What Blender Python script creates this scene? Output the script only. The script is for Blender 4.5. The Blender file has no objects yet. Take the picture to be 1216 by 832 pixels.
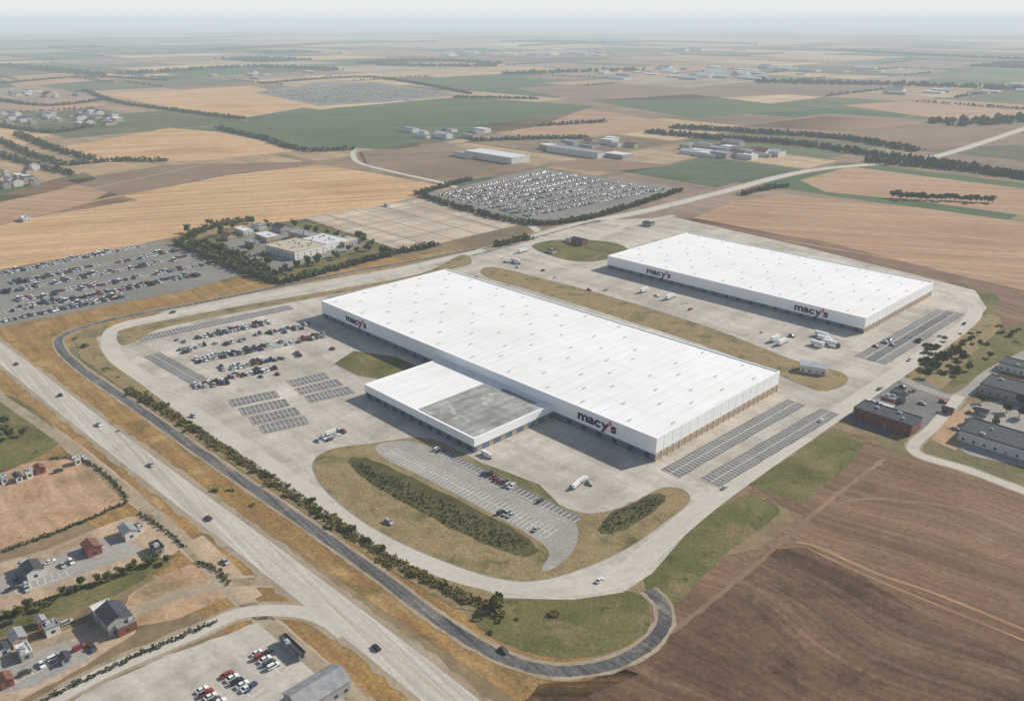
import bpy, bmesh, math, random
import numpy as np
from mathutils import Vector
from mathutils.geometry import tessellate_polygon
random.seed(7); rng=np.random.default_rng(7)
scene=bpy.context.scene; COL=scene.collection
# ---------------------------------------------------------------- survey of the site (metres)
CAM_H=220.0; F=984.0; TH=math.radians(21.7); ST,CT=math.sin(TH),math.cos(TH)
def P(u,v,z=0.0):
    yc=-(v-416.0)/F; down=ST-yc*CT; fwd=CT+yc*ST; s=(CAM_H-z)/down
    return Vector(((u-608.0)/F*s, fwd*s))
def PX(l): return [P(*p) for p in l]
ANG=math.atan2(-.714,.700); E1=Vector((math.cos(ANG),math.sin(ANG))); E2=Vector((-math.sin(ANG),math.cos(ANG)))
def zl(layer,y): return layer*0.015*(1+max(y,0)/600.0)
# ---------------------------------------------------------------- materials
def nt(name):
    m=bpy.data.materials.new(name); m.use_nodes=True; t=m.node_tree; b=t.nodes['Principled BSDF']; return m,t,b
def setspec(b,v):
    b.inputs['Specular IOR Level'].default_value=v
def ramp(t,stops):
    r=t.nodes.new('ShaderNodeValToRGB'); e=r.color_ramp.elements
    while len(e)<len(stops): e.new(0.5)
    for i,(p,c) in enumerate(stops):
        e[i].position=p; e[i].color=(*c,1) if len(c)==3 else c
    return r
def mul(t,a,b,f=1.0,mode='MULTIPLY'):
    m=t.nodes.new('ShaderNodeMixRGB'); m.blend_type=mode; m.inputs[0].default_value=f
    t.links.new(a,m.inputs[1]); t.links.new(b,m.inputs[2]); return m.outputs[0]
def noise(t,vec,scale,detail=5,rough=.6,dist=0):
    n=t.nodes.new('ShaderNodeTexNoise'); n.inputs['Scale'].default_value=scale; n.inputs['Detail'].default_value=detail
    n.inputs['Roughness'].default_value=rough; n.inputs['Distortion'].default_value=dist
    t.links.new(vec,n.inputs['Vector']); return n.outputs['Fac']
def mapping(t,vec,rot,scale):
    m=t.nodes.new('ShaderNodeMapping'); m.inputs['Rotation'].default_value=(0,0,rot); t.links.new(vec,m.inputs['Vector'])
    m2=t.nodes.new('ShaderNodeMapping'); m2.inputs['Scale'].default_value=scale; t.links.new(m.outputs[0],m2.inputs['Vector']); return m2.outputs[0]
def gray(lo,hi,a=.3,b=.7): return [(a,(lo,lo,lo)),(b,(hi,hi,hi))]
def land(name,cols,scale=.01,fine=.25,finev=(.8,1.2),streak=None,streak2=None,rough=.95,attr=None,patch=None,warp=0,patch2=None):
    m,t,b=nt(name); g=t.nodes.new('ShaderNodeNewGeometry'); pos=g.outputs['Position']
    if attr:
        a=t.nodes.new('ShaderNodeAttribute'); a.attribute_name='col'; base=a.outputs['Color']
        r=ramp(t,gray(.75,1.25)); t.links.new(noise(t,pos,scale,6),r.inputs[0]); base=mul(t,base,r.outputs[0])
    else:
        n=len(cols); r=ramp(t,[(.32+.36*i/(n-1),c) for i,c in enumerate(cols)])
        t.links.new(noise(t,pos,scale,7,.62,.4),r.inputs[0]); base=r.outputs[0]
    for pt in (patch,patch2):
        if not pt: continue
        col,ps,lo,hi=pt
        r=ramp(t,[(lo,(0,0,0)),(hi,(1,1,1))]); t.links.new(noise(t,pos,ps,6,.68,.3),r.inputs[0])
        mx=t.nodes.new('ShaderNodeMixRGB'); t.links.new(r.outputs[0],mx.inputs[0]); t.links.new(base,mx.inputs[1]); mx.inputs[2].default_value=(*col,1); base=mx.outputs[0]
    r=ramp(t,gray(finev[0],finev[1])); t.links.new(noise(t,pos,fine,4,.7),r.inputs[0]); base=mul(t,base,r.outputs[0])
    wp=pos
    if warp:
        nn=t.nodes.new('ShaderNodeTexNoise'); nn.inputs['Scale'].default_value=.009; nn.inputs['Detail'].default_value=1; t.links.new(pos,nn.inputs['Vector'])
        sc=t.nodes.new('ShaderNodeVectorMath'); sc.operation='SCALE'; sc.inputs['Scale'].default_value=warp; t.links.new(nn.outputs['Color'],sc.inputs[0])
        ad=t.nodes.new('ShaderNodeVectorMath'); ad.operation='ADD'; t.links.new(pos,ad.inputs[0]); t.links.new(sc.outputs[0],ad.inputs[1]); wp=ad.outputs[0]
    for s in (streak,streak2):
        if s:
            vec=mapping(t,wp,math.radians(-s[0]),(s[2],s[1],0))
            r=ramp(t,gray(s[3],s[4],.36,.64)); t.links.new(noise(t,vec,1.0,4,.65,.15),r.inputs[0]); base=mul(t,base,r.outputs[0])
    t.links.new(base,b.inputs['Base Color']); b.inputs['Roughness'].default_value=rough; setspec(b,.1)
    return m
def plain(name,c,rough=.6,metal=0,spec=.4,var=.12,scale=.6):
    m,t,b=nt(name)
    tc=t.nodes.new('ShaderNodeTexCoord'); r=ramp(t,[(.3,tuple(x*(1-var) for x in c)),(.7,tuple(min(1,x*(1+var)) for x in c))])
    t.links.new(noise(t,tc.outputs['Object'],scale,5),r.inputs[0]); t.links.new(r.outputs[0],b.inputs['Base Color'])
    b.inputs['Roughness'].default_value=rough; b.inputs['Metallic'].default_value=metal; setspec(b,spec); return m
A1=math.degrees(ANG); A2=A1+90
M={}
M['ground']=land('dry grassland soil',[(.19,.13,.075),(.29,.21,.12),(.16,.135,.07)],.006,.15,(.75,1.2),patch=((.11,.11,.05),.012,.5,.68))
M['farm']=land('farmland patchwork',None,.004,.06,(.85,1.15),streak=(A1,.03,.0015,.84,1.14),streak2=(A2,.02,.001,.9,1.08),attr=True)
M['golden']=land('stubble field',[(.46,.27,.12),(.58,.37,.195),(.48,.30,.155)],.006,.12,(.85,1.12),streak=(18,.09,.002,.74,1.15))
M['tanfield']=land('dry tan field',[(.37,.22,.13),(.45,.29,.18)],.006,.12,(.85,1.12),streak=(-14,.09,.002,.80,1.14))
M['brown']=land('bare brown field',[(.21,.14,.09),(.29,.195,.13)],.006,.12,(.85,1.12),streak=(18,.07,.002,.82,1.12))
M['plough']=land('ploughed dark soil',[(.115,.064,.038),(.165,.098,.06),(.205,.128,.08)],.012,.4,(.7,1.22),streak=(A1+4,.30,.004,.72,1.16),streak2=(A1-3,.05,.003,.74,1.18),patch=((.26,.168,.105),.018,.54,.74),warp=75,patch2=((.085,.05,.03),.026,.52,.68))
M['plough2']=land('ploughed brown soil',[(.19,.112,.068),(.27,.17,.108)],.014,.4,(.75,1.2),streak=(A1+2,.32,.004,.76,1.14),streak2=(A1,.06,.004,.84,1.1),patch=((.13,.10,.052),.02,.56,.72),warp=60,patch2=((.32,.215,.14),.03,.56,.76))
M['green']=land('green crop field',[(.075,.105,.05),(.115,.145,.07)],.004,.08,(.85,1.12),streak=(0,.04,.002,.86,1.12))
M['grass']=land('mown grass',[(.09,.09,.032),(.145,.135,.05),(.21,.17,.075)],.035,.7,(.65,1.3),patch=((.28,.195,.105),.045,.54,.70),patch2=((.06,.075,.022),.09,.56,.7))
M['drygrass']=land('dry straw grass',[(.39,.235,.08),(.29,.175,.068),(.45,.295,.125)],.03,.6,(.6,1.3),patch=((.15,.12,.048),.04,.54,.70),streak=(-49,.18,.01,.8,1.15))
M['islandgrass']=land('brown verge grass',[(.22,.165,.08),(.31,.23,.12),(.14,.125,.05)],.045,.8,(.6,1.3),patch=((.36,.275,.165),.06,.58,.75),patch2=((.09,.09,.035),.07,.56,.7))
M['shrubsoil']=land('green ground cover',[(.07,.07,.028),(.13,.115,.05)],.08,.9,(.5,1.4))
M['lot']=land('concrete apron',[(.49,.435,.36),(.58,.515,.43),(.45,.395,.33)],.012,.35,(.84,1.08),streak=(A1,.08,.008,.82,1.07),streak2=(A2,.06,.01,.86,1.07),patch=((.35,.305,.25),.022,.50,.76),warp=12,patch2=((.25,.225,.195),.06,.60,.78))
M['ring']=land('concrete road',[(.51,.46,.385),(.58,.525,.44)],.02,.4,(.88,1.08),patch=((.39,.345,.29),.03,.54,.75))
M['hwy']=land('highway concrete',[(.51,.45,.38),(.59,.53,.45)],.02,.5,(.86,1.08),streak=(-49,.5,.004,.78,1.1),patch=((.36,.32,.27),.02,.55,.8))
M['stallasphalt']=land('parking asphalt',[(.16,.153,.145),(.23,.218,.20)],.04,.5,(.75,1.2))
M['paleasphalt']=land('pale parking asphalt',[(.31,.283,.245),(.40,.366,.315)],.04,.5,(.8,1.15),patch=((.22,.2,.175),.06,.58,.74))
M['darkroad']=land('dark asphalt road',[(.09,.088,.088),(.17,.16,.15)],.03,.6,(.6,1.3),streak=(-50,.6,.01,.6,1.35),patch=((.27,.235,.19),.045,.52,.72))
M['dirt']=land('packed dirt',[(.42,.30,.19),(.50,.375,.26),(.33,.23,.15)],.03,.5,(.8,1.15),streak=(A1,.12,.01,.85,1.1),warp=20,patch=((.25,.185,.10),.05,.55,.72))
M['dirtlot']=land('graded pale dirt',[(.48,.38,.275),(.56,.455,.345),(.42,.325,.235)],.012,.2,(.85,1.1),streak=(A1,.06,.004,.78,1.12),streak2=(A2,.05,.004,.78,1.12))
M['reddirt']=land('reddish dirt',[(.39,.215,.115),(.50,.325,.2),(.26,.19,.095)],.03,.5,(.7,1.2),warp=20,streak=(A1,.15,.01,.82,1.12))
M['shoulder']=land('gravel shoulder',[(.32,.25,.17),(.42,.34,.24)],.05,.7,(.75,1.15),patch=((.2,.155,.085),.06,.55,.7))
M['yard']=land('vehicle yard paving',[(.19,.178,.16),(.28,.26,.23)],.01,.2,(.8,1.15))
M['kerb']=plain('kerb concrete',(.36,.33,.28),.9,0,.2,.25,.2)
M['paint']=land('road paint white',[(.60,.59,.56),(.76,.75,.71)],.2,1.5,(.7,1.1),patch=((.45,.42,.38),.15,.5,.7))
M['yellow']=land('road paint yellow',[(.5,.36,.12),(.55,.42,.18)],.2,1.5,(.7,1.1))
M['white']=plain('white cladding',(.90,.895,.88),.5,0,.3,.03,.05)
M['rib']=plain('cladding joint',(.66,.67,.68),.6)
M['tanwall']=plain('tan concrete wall',(.57,.42,.265),.9,0,.2,.12,.15)
M['pilaster']=plain('pale pilaster',(.70,.58,.43),.9,0,.2,.08,.2)
M['door']=plain('dock door grey',(.40,.32,.25),.6)
M['glazing']=plain('blue grey glazing',(.04,.05,.07),.3,0,.5)
M['bluebase']=plain('blue grey base panel',(.13,.165,.22),.6,0,.3,.1,.1)
M['navy']=plain('navy letters',(.022,.006,.075),.6,0,.1)
M['plum']=plain('plum letter',(.12,.008,.06),.6,0,.1)
M['red']=plain('red sign enamel',(.7,.03,.1),.5)
M['vent']=plain('grey roof vent',(.42,.42,.41),.5)
M['greyroof']=land('weathered grey roof',[(.30,.29,.265),(.44,.425,.39)],.06,.3,(.75,1.12),streak=(A2,.25,.02,.74,1.14),streak2=(A1,.12,.02,.85,1.1),patch=((.62,.6,.56),.05,.56,.66))
M['trunk']=plain('bark',(.10,.075,.05),.95)
def roofmat():
    m,t,b=nt('white membrane roof'); tc=t.nodes.new('ShaderNodeTexCoord'); o=tc.outputs['Object']
    r=ramp(t,[(.3,(.85,.82,.77)),(.7,(.93,.915,.89))]); t.links.new(noise(t,o,.03,7,.65),r.inputs[0]); base=r.outputs[0]
    r=ramp(t,gray(.91,1.01)); t.links.new(noise(t,mapping(t,o,0,(.5,.03,0)),1,4),r.inputs[0]); base=mul(t,base,r.outputs[0])
    sx=t.nodes.new('ShaderNodeSeparateXYZ'); t.links.new(o,sx.inputs[0])
    for ax,per,w,dk in (('X',8.1,.05,.82),('Y',21.5,.02,.86)):
        d=t.nodes.new('ShaderNodeMath'); d.operation='DIVIDE'; d.inputs[1].default_value=per; t.links.new(sx.outputs[ax],d.inputs[0])
        f=t.nodes.new('ShaderNodeMath'); f.operation='FRACT'; t.links.new(d.outputs[0],f.inputs[0])
        l=t.nodes.new('ShaderNodeMath'); l.operation='LESS_THAN'; l.inputs[1].default_value=w; t.links.new(f.outputs[0],l.inputs[0])
        r=ramp(t,[(0,(1,1,1)),(1,(dk,dk,dk))]); t.links.new(l.outputs[0],r.inputs[0]); base=mul(t,base,r.outputs[0])
    t.links.new(base,b.inputs['Base Color']); b.inputs['Roughness'].default_value=.7; setspec(b,.2); return m
M['roof']=roofmat()
def leafmat(name,c1,c2):
    m,t,b=nt(name); g=t.nodes.new('ShaderNodeNewGeometry')
    oi=t.nodes.new('ShaderNodeObjectInfo')
    r=ramp(t,[(.3,c1),(.7,c2)]); t.links.new(noise(t,g.outputs['Position'],.22,5,.8),r.inputs[0])
    r2=ramp(t,[(0,(.75,.75,.7)),(1,(1.25,1.15,1.0))]); t.links.new(oi.outputs['Random'],r2.inputs[0])
    t.links.new(mul(t,r.outputs[0],r2.outputs[0]),b.inputs['Base Color']); b.inputs['Roughness'].default_value=.8; setspec(b,.1); return m
M['leaf']=leafmat('tree leaves',(.065,.09,.03),(.15,.165,.06))
M['leafolive']=leafmat('olive shrub leaves',(.155,.145,.055),(.28,.24,.105))
M['leafbed']=leafmat('bed shrub leaves',(.08,.10,.035),(.21,.19,.075))
M['leafdark']=leafmat('dark wood foliage',(.05,.068,.036),(.105,.118,.06))
# ---------------------------------------------------------------- object helpers
def tag(o,label,cat,group=None,kind=None):
    o['label']=label; o['category']=cat
    if group: o['group']=group
    if kind: o['kind']=kind
    return o
class MB:
    def __init__(s): s.v=[]; s.f=[]; s.m=[]
    def face(s,pts,m=0):
        i=len(s.v); s.v+= [tuple(p) for p in pts]; s.f.append(tuple(range(i,i+len(pts)))); s.m.append(m)
    def box(s,x0,x1,y0,y1,z0,z1,m=0,mt=None,tx=0,ty=0):
        i=len(s.v)
        s.v+=[(x0,y0,z0),(x1,y0,z0),(x1,y1,z0),(x0,y1,z0),(x0+tx,y0+ty,z1),(x1-tx,y0+ty,z1),(x1-tx,y1-ty,z1),(x0+tx,y1-ty,z1)]
        s.f+=[(i,i+3,i+2,i+1),(i+4,i+5,i+6,i+7),(i,i+1,i+5,i+4),(i+1,i+2,i+6,i+5),(i+2,i+3,i+7,i+6),(i+3,i,i+4,i+7)]
        s.m+=[m,m if mt is None else mt,m,m,m,m]
    def cyl(s,cx,cz,y0,y1,r,m=0,n=10):
        i=len(s.v)
        for k in range(n):
            a=2*math.pi*k/n; s.v+=[(cx+r*math.cos(a),y0,cz+r*math.sin(a)),(cx+r*math.cos(a),y1,cz+r*math.sin(a))]
        for k in range(n):
            a=i+2*k; b=i+2*((k+1)%n); s.f.append((a,b,b+1,a+1)); s.m.append(m)
        s.f.append(tuple(i+2*k for k in range(n))); s.m.append(m); s.f.append(tuple(i+2*k+1 for k in reversed(range(n)))); s.m.append(m)
    def mesh(s,name,mats):
        me=bpy.data.meshes.new(name); me.from_pydata(s.v,[],s.f)
        for k in mats: me.materials.append(k)
        me.polygons.foreach_set('material_index',s.m); me.update(); return me
    def obj(s,name,mats,parent=None,loc=(0,0,0),rz=0):
        o=bpy.data.objects.new(name,s.mesh(name,mats)); COL.objects.link(o); o.location=loc; o.rotation_euler=(0,0,rz)
        if parent: o.parent=parent
        return o
def empty(name,loc,rz=0):
    o=bpy.data.objects.new(name,None); COL.objects.link(o); o.location=loc; o.rotation_euler=(0,0,rz); o.empty_display_size=1; return o
def crom(pts,closed=False,n=6):
    out=[]; N=len(pts)
    rngk=range(N) if closed else range(N-1)
    for i in rngk:
        if closed: a,b,c,d=pts[i-1],pts[i],pts[(i+1)%N],pts[(i+2)%N]
        else: a,b,c,d=pts[max(i-1,0)],pts[i],pts[i+1],pts[min(i+2,N-1)]
        for k in range(n):
            t=k/n; out.append(.5*((2*b)+(c-a)*t+(2*a-5*b+4*c-d)*t*t+(3*b-a-3*c+d)*t**3))
    if not closed: out.append(pts[-1])
    return out
def ragged(w,amp):
    out=[]; N=len(w)
    for i in range(N):
        a,b=w[i],w[(i+1)%N]; l=(b-a).length; k=max(1,min(40,int(l/6))); d=(b-a).normalized() if l>0 else Vector((1,0)); n=Vector((-d.y,d.x))
        for j in range(k): out.append(a+(b-a)*(j/k)+n*(random.uniform(-amp,amp) if j or k==1 else 0))
    return out
def sheet(name,pix,mat,layer,label,cat='field',smooth=False,world=False,kerb=False,rag=0):
    w=list(pix) if world else PX(pix)
    if smooth: w=crom(w,True,5)
    if rag: w=ragged(w,rag)
    tris=tessellate_polygon([[Vector((p.x,p.y,0)) for p in w]])
    vs=[(p.x,p.y,zl(layer,p.y)) for p in w]; fs=[]
    for a,b,c in tris:
        ar=(w[b]-w[a]).cross(w[c]-w[a]); fs.append((a,b,c) if ar>0 else (a,c,b))
    me=bpy.data.meshes.new(name); me.from_pydata(vs,[],fs); me.materials.append(M[mat]); o=bpy.data.objects.new(name,me); COL.objects.link(o)
    tag(o,label,cat,kind='structure')
    if kerb:
        N=len(w); area=sum(w[i-1].cross(w[i]) for i in range(N)); sg=1 if area>0 else -1
        mb=MB(); inn=[];out=[]
        for i in range(N):
            d=(w[(i+1)%N]-w[i-1]); d=d.normalized() if d.length>0 else Vector((1,0)); n=Vector((d.y,-d.x))*sg
            inn.append(w[i]-n*.05); out.append(w[i]+n*.22)
        for i in range(N):
            j=(i+1)%N; z=lambda p,h: zl(layer,p.y)+h
            q=[(*inn[i],z(inn[i],.1)),(*out[i],z(out[i],.1)),(*out[j],z(out[j],.1)),(*inn[j],z(inn[j],.1))]
            mb.face(q if sg>0 else q[::-1])
            mb.face([(*out[i],z(out[i],.1)),(*out[i],0),(*out[j],0),(*out[j],z(out[j],.1))])
        k=mb.obj('kerb',[M['kerb']]); tag(k,'pale concrete kerb around a planted verge','kerb',kind='structure')
    return w
def ribbon_pts(c,off0,off1):
    L=[];R=[]
    for i,p in enumerate(c):
        d=(c[min(i+1,len(c)-1)]-c[max(i-1,0)]).normalized(); n=Vector((-d.y,d.x)); L.append(p+n*off1); R.append(p+n*off0)
    return L,R
def addribbon(mb,c,o0,o1,layer,m=0,jit=0):
    L,R=ribbon_pts(c,o0,o1)
    if jit:
        for i in range(len(L)):
            n=(L[i]-R[i]).normalized(); L[i]=L[i]+n*random.uniform(-jit,jit); R[i]=R[i]+n*random.uniform(-jit,jit)
    for i in range(len(c)-1):
        mb.face([(*R[i],zl(layer,R[i].y)),(*R[i+1],zl(layer,R[i+1].y)),(*L[i+1],zl(layer,L[i+1].y)),(*L[i],zl(layer,L[i].y))],m)
def resample(c,step):
    out=[]; acc=0
    for a,b in zip(c[:-1],c[1:]):
        l=(b-a).length
        while acc<l: out.append((a+(b-a)*(acc/l),(b-a).normalized())); acc+=step
        acc-=l
    return out
def road(name,pix,w,mat,layer,label,shoulder=0,shmat='shoulder',edge=None,dash=None,double=False,world=False,n=8,jit=0):
    c=crom(list(pix) if world else PX(pix),False,n)
    if shoulder:
        mb=MB(); c2=[p for p,d in resample(c,5)]+[c[-1]] if len(c)>2 else c
        addribbon(mb,c2,-w/2-shoulder,w/2+shoulder,layer-.6,0,shoulder*.35); tag(mb.obj(name+'_verge',[M[shmat]]),'gravel verge beside the '+name.replace('_',' '),'verge',kind='structure')
    mb=MB(); addribbon(mb,c,-w/2,w/2,layer,0,jit); tag(mb.obj(name,[M[mat]]),label,'road',kind='structure')
    mk=MB()
    if edge:
        for s in (-1,1): addribbon(mk,c,s*(w/2-.6)-.08,s*(w/2-.6)+.08,layer+.4)
    if double:
        for s in (-.3,.3): addribbon(mk,c,s-.07,s+.07,layer+.4,1)
    if dash:
        for off in dash:
            for p,d in resample(c,12):
                nn=Vector((-d.y,d.x)); a=p+nn*off; b=a+d*3.5; mk.face([(*(a-nn*.09),zl(layer+.4,a.y)),(*(b-nn*.09),zl(layer+.4,b.y)),(*(b+nn*.09),zl(layer+.4,b.y)),(*(a+nn*.09),zl(layer+.4,a.y))])
    if mk.f: tag(mk.obj('road_marking',[M['paint'],M['yellow']]),'painted lane lines on the '+name.replace('_',' '),'road marking',kind='structure')
    return c
# ---------------------------------------------------------------- ground, farmland
mb=MB(); S=60000
mb.face([(-S,-600,0),(S,-600,0),(S,S,0),(-S,S,0)]); tag(mb.obj('ground',[M['ground']]),'dry olive and brown grassland to the horizon','ground',kind='structure')
pal=[(.34,.235,.14),(.45,.325,.195),(.21,.145,.095),(.12,.13,.065),(.08,.12,.055),(.27,.19,.135),(.14,.13,.075),(.38,.265,.165),(.23,.165,.105),(.09,.11,.06),(.32,.25,.17)]
leaves=[]
def bsp(a0,a1,b0,b1):
    cx=(a0+a1)/2; cy=(b0+b1)/2; c=E1*cx+E2*cy; r=math.hypot(a1-a0,b1-b0)/2
    if c.y+r<850 or abs(c.x)-r>.72*(c.y+r)+200 or c.y-r>32000: return
    size=150+.07*max(0,c.y); wa,wb=a1-a0,b1-b0
    if max(wa,wb)<size*random.uniform(.8,2.2):
        if c.y>950: leaves.append((a0,a1,b0,b1))
        return
    t=random.uniform(.3,.7)
    if wa>wb*random.uniform(.7,1.4): m=a0+wa*t; bsp(a0,m,b0,b1); bsp(m,a1,b0,b1)
    else: m=b0+wb*t; bsp(a0,a1,b0,m); bsp(a0,a1,m,b1)
bsp(-36000,36000,-36000,36000)
vs=[];fs=[];cols=[]
edges_far=[]; woodfields=[]
for (a0,a1,b0,b1) in leaves:
    g=4+random.random()*6; q=[E1*(a0+g)+E2*(b0+g),E1*(a1-g)+E2*(b0+g),E1*(a1-g)+E2*(b1-g),E1*(a0+g)+E2*(b1-g)]
    i=len(vs); vs+=[(p.x,p.y,zl(1,p.y)) for p in q]; fs.append((i,i+1,i+2,i+3)); c=random.choice(pal); k=random.uniform(.85,1.15); cols.append(tuple(x*k for x in c))
    cy=(q[0].y+q[2].y)/2
    if random.random()<.36:
        j=random.randrange(4); e_=(q[j],q[(j+1)%4])
        if min(e_[0].y,e_[1].y)>2100: edges_far.append(e_)
    if random.random()<.05 and 4200<cy<14000: woodfields.append(q); cols[-1]=(.06,.07,.035)
me=bpy.data.meshes.new('farmland'); me.from_pydata(vs,[],fs); me.materials.append(M['farm'])
at=me.color_attributes.new('col','FLOAT_COLOR','CORNER'); arr=np.ones((len(fs)*4,4)); arr[:,:3]=np.repeat(np.array(cols),4,axis=0); at.data.foreach_set('color',arr.ravel())
o=bpy.data.objects.new('farmland',me); COL.objects.link(o); tag(o,'patchwork of brown, tan and green fields','farmland',kind='structure')
L2='large farm field with cultivation lines'
fields=[
 ('golden',[(-60,285),(0,268),(110,240),(270,208),(380,196),(440,205),(532,222),(470,240),(360,262),(250,272),(180,287),(100,302),(0,320),(-60,335)]),
 ('brown',[(75,215),(200,196),(370,192),(378,195),(270,207),(110,238),(130,228)]),
 ('golden',[(58,178),(130,165),(200,152),(260,157),(365,178),(250,190),(120,195)]),
 ('green',[(255,150),(400,128),(550,115),(705,126),(640,150),(470,178),(425,176),(350,178)]),
 ('golden',[(125,112),(300,102),(385,124),(290,140),(200,128)]),
 ('brown',[(425,180),(520,166),(560,180),(640,198),(525,216),(435,198)]),
 ('tanfield',[(560,150),(700,130),(825,150),(700,163),(600,160)]),
 ('green',[(735,203),(790,198),(885,214),(850,223)]),
 ('tanfield',[(815,262),(870,240),(930,231),(1080,245),(1230,266),(1230,348),(1150,330),(980,287)]),
 ('tanfield',[(950,214),(1010,198),(1230,226),(1230,258),(1100,240),(980,228)]),
 ('brown',[(850,153),(980,135),(1240,150),(1240,170),(1090,178),(960,165)]),
 ('tanfield',[(880,150),(980,138),(1100,146),(1000,156)]),
 ('green',[(700,120),(820,112),(970,130),(820,140)]),
 ('green',[(470,97),(560,90),(680,95),(560,108)]),
 ('tanfield',[(0,232),(70,212),(165,238),(90,250),(0,266)]),
 ('grass',[(-40,245),(0,232),(60,214),(100,205),(115,212),(60,228),(0,240)]),
 ('brown',[(640,195),(700,188),(800,196),(740,206)]),
 ('brown',[(610,105),(720,98),(940,112),(820,118),(690,120)]),
 ('golden',[(-30,160),(0,152),(60,160),(30,172),(-30,176)]),
 ('tanfield',[(0,92),(110,84),(160,92),(20,104)]),
 ('tanfield',[(0,128),(80,118),(130,124),(60,134)]),
 ('tanfield',[(680,84),(800,78),(900,84),(780,92)]),
 ('brown',[(380,196),(430,180),(440,205)]),
 ('tanfield',[(1000,125),(1120,118),(1240,126),(1240,140),(1120,142)]),
]
for m_,p_ in fields: sheet('field',p_,m_,2,L2)
for ln in ([(0,295),(200,256),(430,214)],[(20,262),(110,247),(160,238)],[(240,196),(100,226)],[(900,262),(1216,300)],[(860,245),(1000,262),(1216,290)],[(0,310),(120,284),(260,254)],[(930,285),(1216,335)]):
    road('field_track',ln,3,'dirt',2.6,'pale farm track between fields')
# surroundings of the site
sheet('field',[(700,262),(820,258),(985,290),(1160,332),(1240,350),(1240,500),(1160,430),(1175,365),(1120,332),(900,282)],'plough2',2,'bare brown soil around the warehouse plot')
sheet('grass_verge',[(-60,345),(0,380),(170,330),(300,325),(560,295),(560,310),(90,395),(80,420),(560,735),(760,800),(640,850),(-60,372)],'drygrass',2,'dry golden grass between highway and ring road','grass')
sheet('grass_verge',[(-60,400),(0,430),(250,625),(540,860),(430,870),(200,700),(-60,480)],'drygrass',2,'dry roadside grass','grass')
sheet('field',[(800,745),(810,740),(960,612),(1010,590),(1240,700),(1240,900),(560,900),(640,812),(700,808)],'plough',2,'dark ploughed field with furrows',rag=.8)
sheet('field',[(905,650),(990,585),(1060,540),(1120,545),(1240,590),(1240,790),(1110,735),(965,650)],'plough2',3,'ploughed brown field beside the site',rag=1.2)
sheet('field',[(985,508),(1040,520),(1060,540),(990,590),(955,612),(890,582)],'plough2',3.5,'bare soil strip',rag=1)
sheet('field',[(776,712),(860,660),(905,650),(960,612),(820,735),(795,748),(775,745)],'plough2',3.2,'bare soil strip',rag=1)
road('field_track',[(945,643),(975,651),(1040,680),(1120,708),(1240,757)],1.8,'tanfield',4,'pale track between ploughed fields',jit=.15,n=6)
road('field_track',[(955,648),(985,663),(1060,696),(1240,770)],1.0,'tanfield',4,'faint track in ploughed field',jit=.1,n=6)
road('field_track',[(795,752),(830,725),(900,668),(960,615),(1010,575),(1050,545)],2.4,'brown',4.3,'faint dirt track beside the ploughed field',jit=.5,n=12)
road('field_track',[(1216,620),(1120,600),(1030,592),(990,600)],2.0,'brown',4.3,'faint track across the ploughed field',jit=.3,n=10)
sheet('grass_verge',[(763,672),(780,655),(880,588),(905,592),(925,608),(860,660),(800,718),(776,712)],'grass',4,'rough green grass corner beside the junction','grass',True,rag=.8)
sheet('grass_verge',[(888,575),(950,535),(990,508),(1030,522),(1000,560),(955,598)],'grass',4,'rough green grass corner beside the road','grass',rag=1.2)
sheet('grass_verge',[(560,732),(600,712),(680,706),(745,702),(768,714),(772,742),(745,766),(690,781),(630,775),(585,755)],'grass',4.5,'grassy corner inside the curve of the ring road','grass',True,rag=.6)
sheet('grass_verge',[(1080,440),(1130,400),(1165,372),(1190,385),(1150,425),(1120,462),(1095,460)],'islandgrass',4,'scrubby verge with shrubs','grass',True,rag=.8)
sheet('grass_verge',[(1100,335),(1150,340),(1185,352),(1180,368),(1165,372),(1150,352),(1100,345)],'grass',4,'mown grass corner','grass',True)
# roads
road('road',[(545,306),(620,286),(680,268),(760,252),(850,230),(960,203),(1080,191),(1140,178),(1240,145)],15,'ring',5,'pale concrete approach road to the plot',4)
road('road',[(640,282),(700,284),(745,268),(800,256)],8,'ring',5.2,'short pale access road')
road('road',[(420,176),(424,192),(470,205),(540,222),(620,262),(640,276)],8,'ring',4,'narrow pale lane past the fields',2)
road('highway',[(-110,336),(0,419),(100,497),(200,573),(300,648),(400,725),(500,803),(600,885)],14.5,'hwy',6,'wide pale concrete highway',3,edge=True,dash=[-3.4,3.4],double=True)
road('service_road',[(-60,432),(60,512),(150,583),(215,640),(275,700),(350,766),(430,835),(500,900)],6,'shoulder',5,'unpaved service road along the highway',1,'dirt',jit=.3)
road('service_road',[(-40,790),(60,762),(160,725),(250,696),(330,690),(372,700)],6,'shoulder',5.3,'dirt road joining the highway',1,'dirt',jit=.3)
road('service_road',[(30,850),(120,800),(230,752),(285,728),(345,725),(385,735),(410,752)],7,'ring',5.6,'short paved street',2)
road('service_road',[(230,640),(262,672),(300,712)],9,'dirt',5.2,'dirt connection to the paved street')
road('ring_road_outer',[(565,296),(480,312),(400,326),(250,357),(140,378),(82,395),(70,410),(95,437),(150,475),(250,545),(350,613),(450,683),(520,735),(590,777),(655,796),(720,790),(766,768),(788,742),(787,718),(770,700)],5.4,'darkroad',6,'dark worn asphalt ring road around the plot',1.6,jit=.22,n=10)
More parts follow.
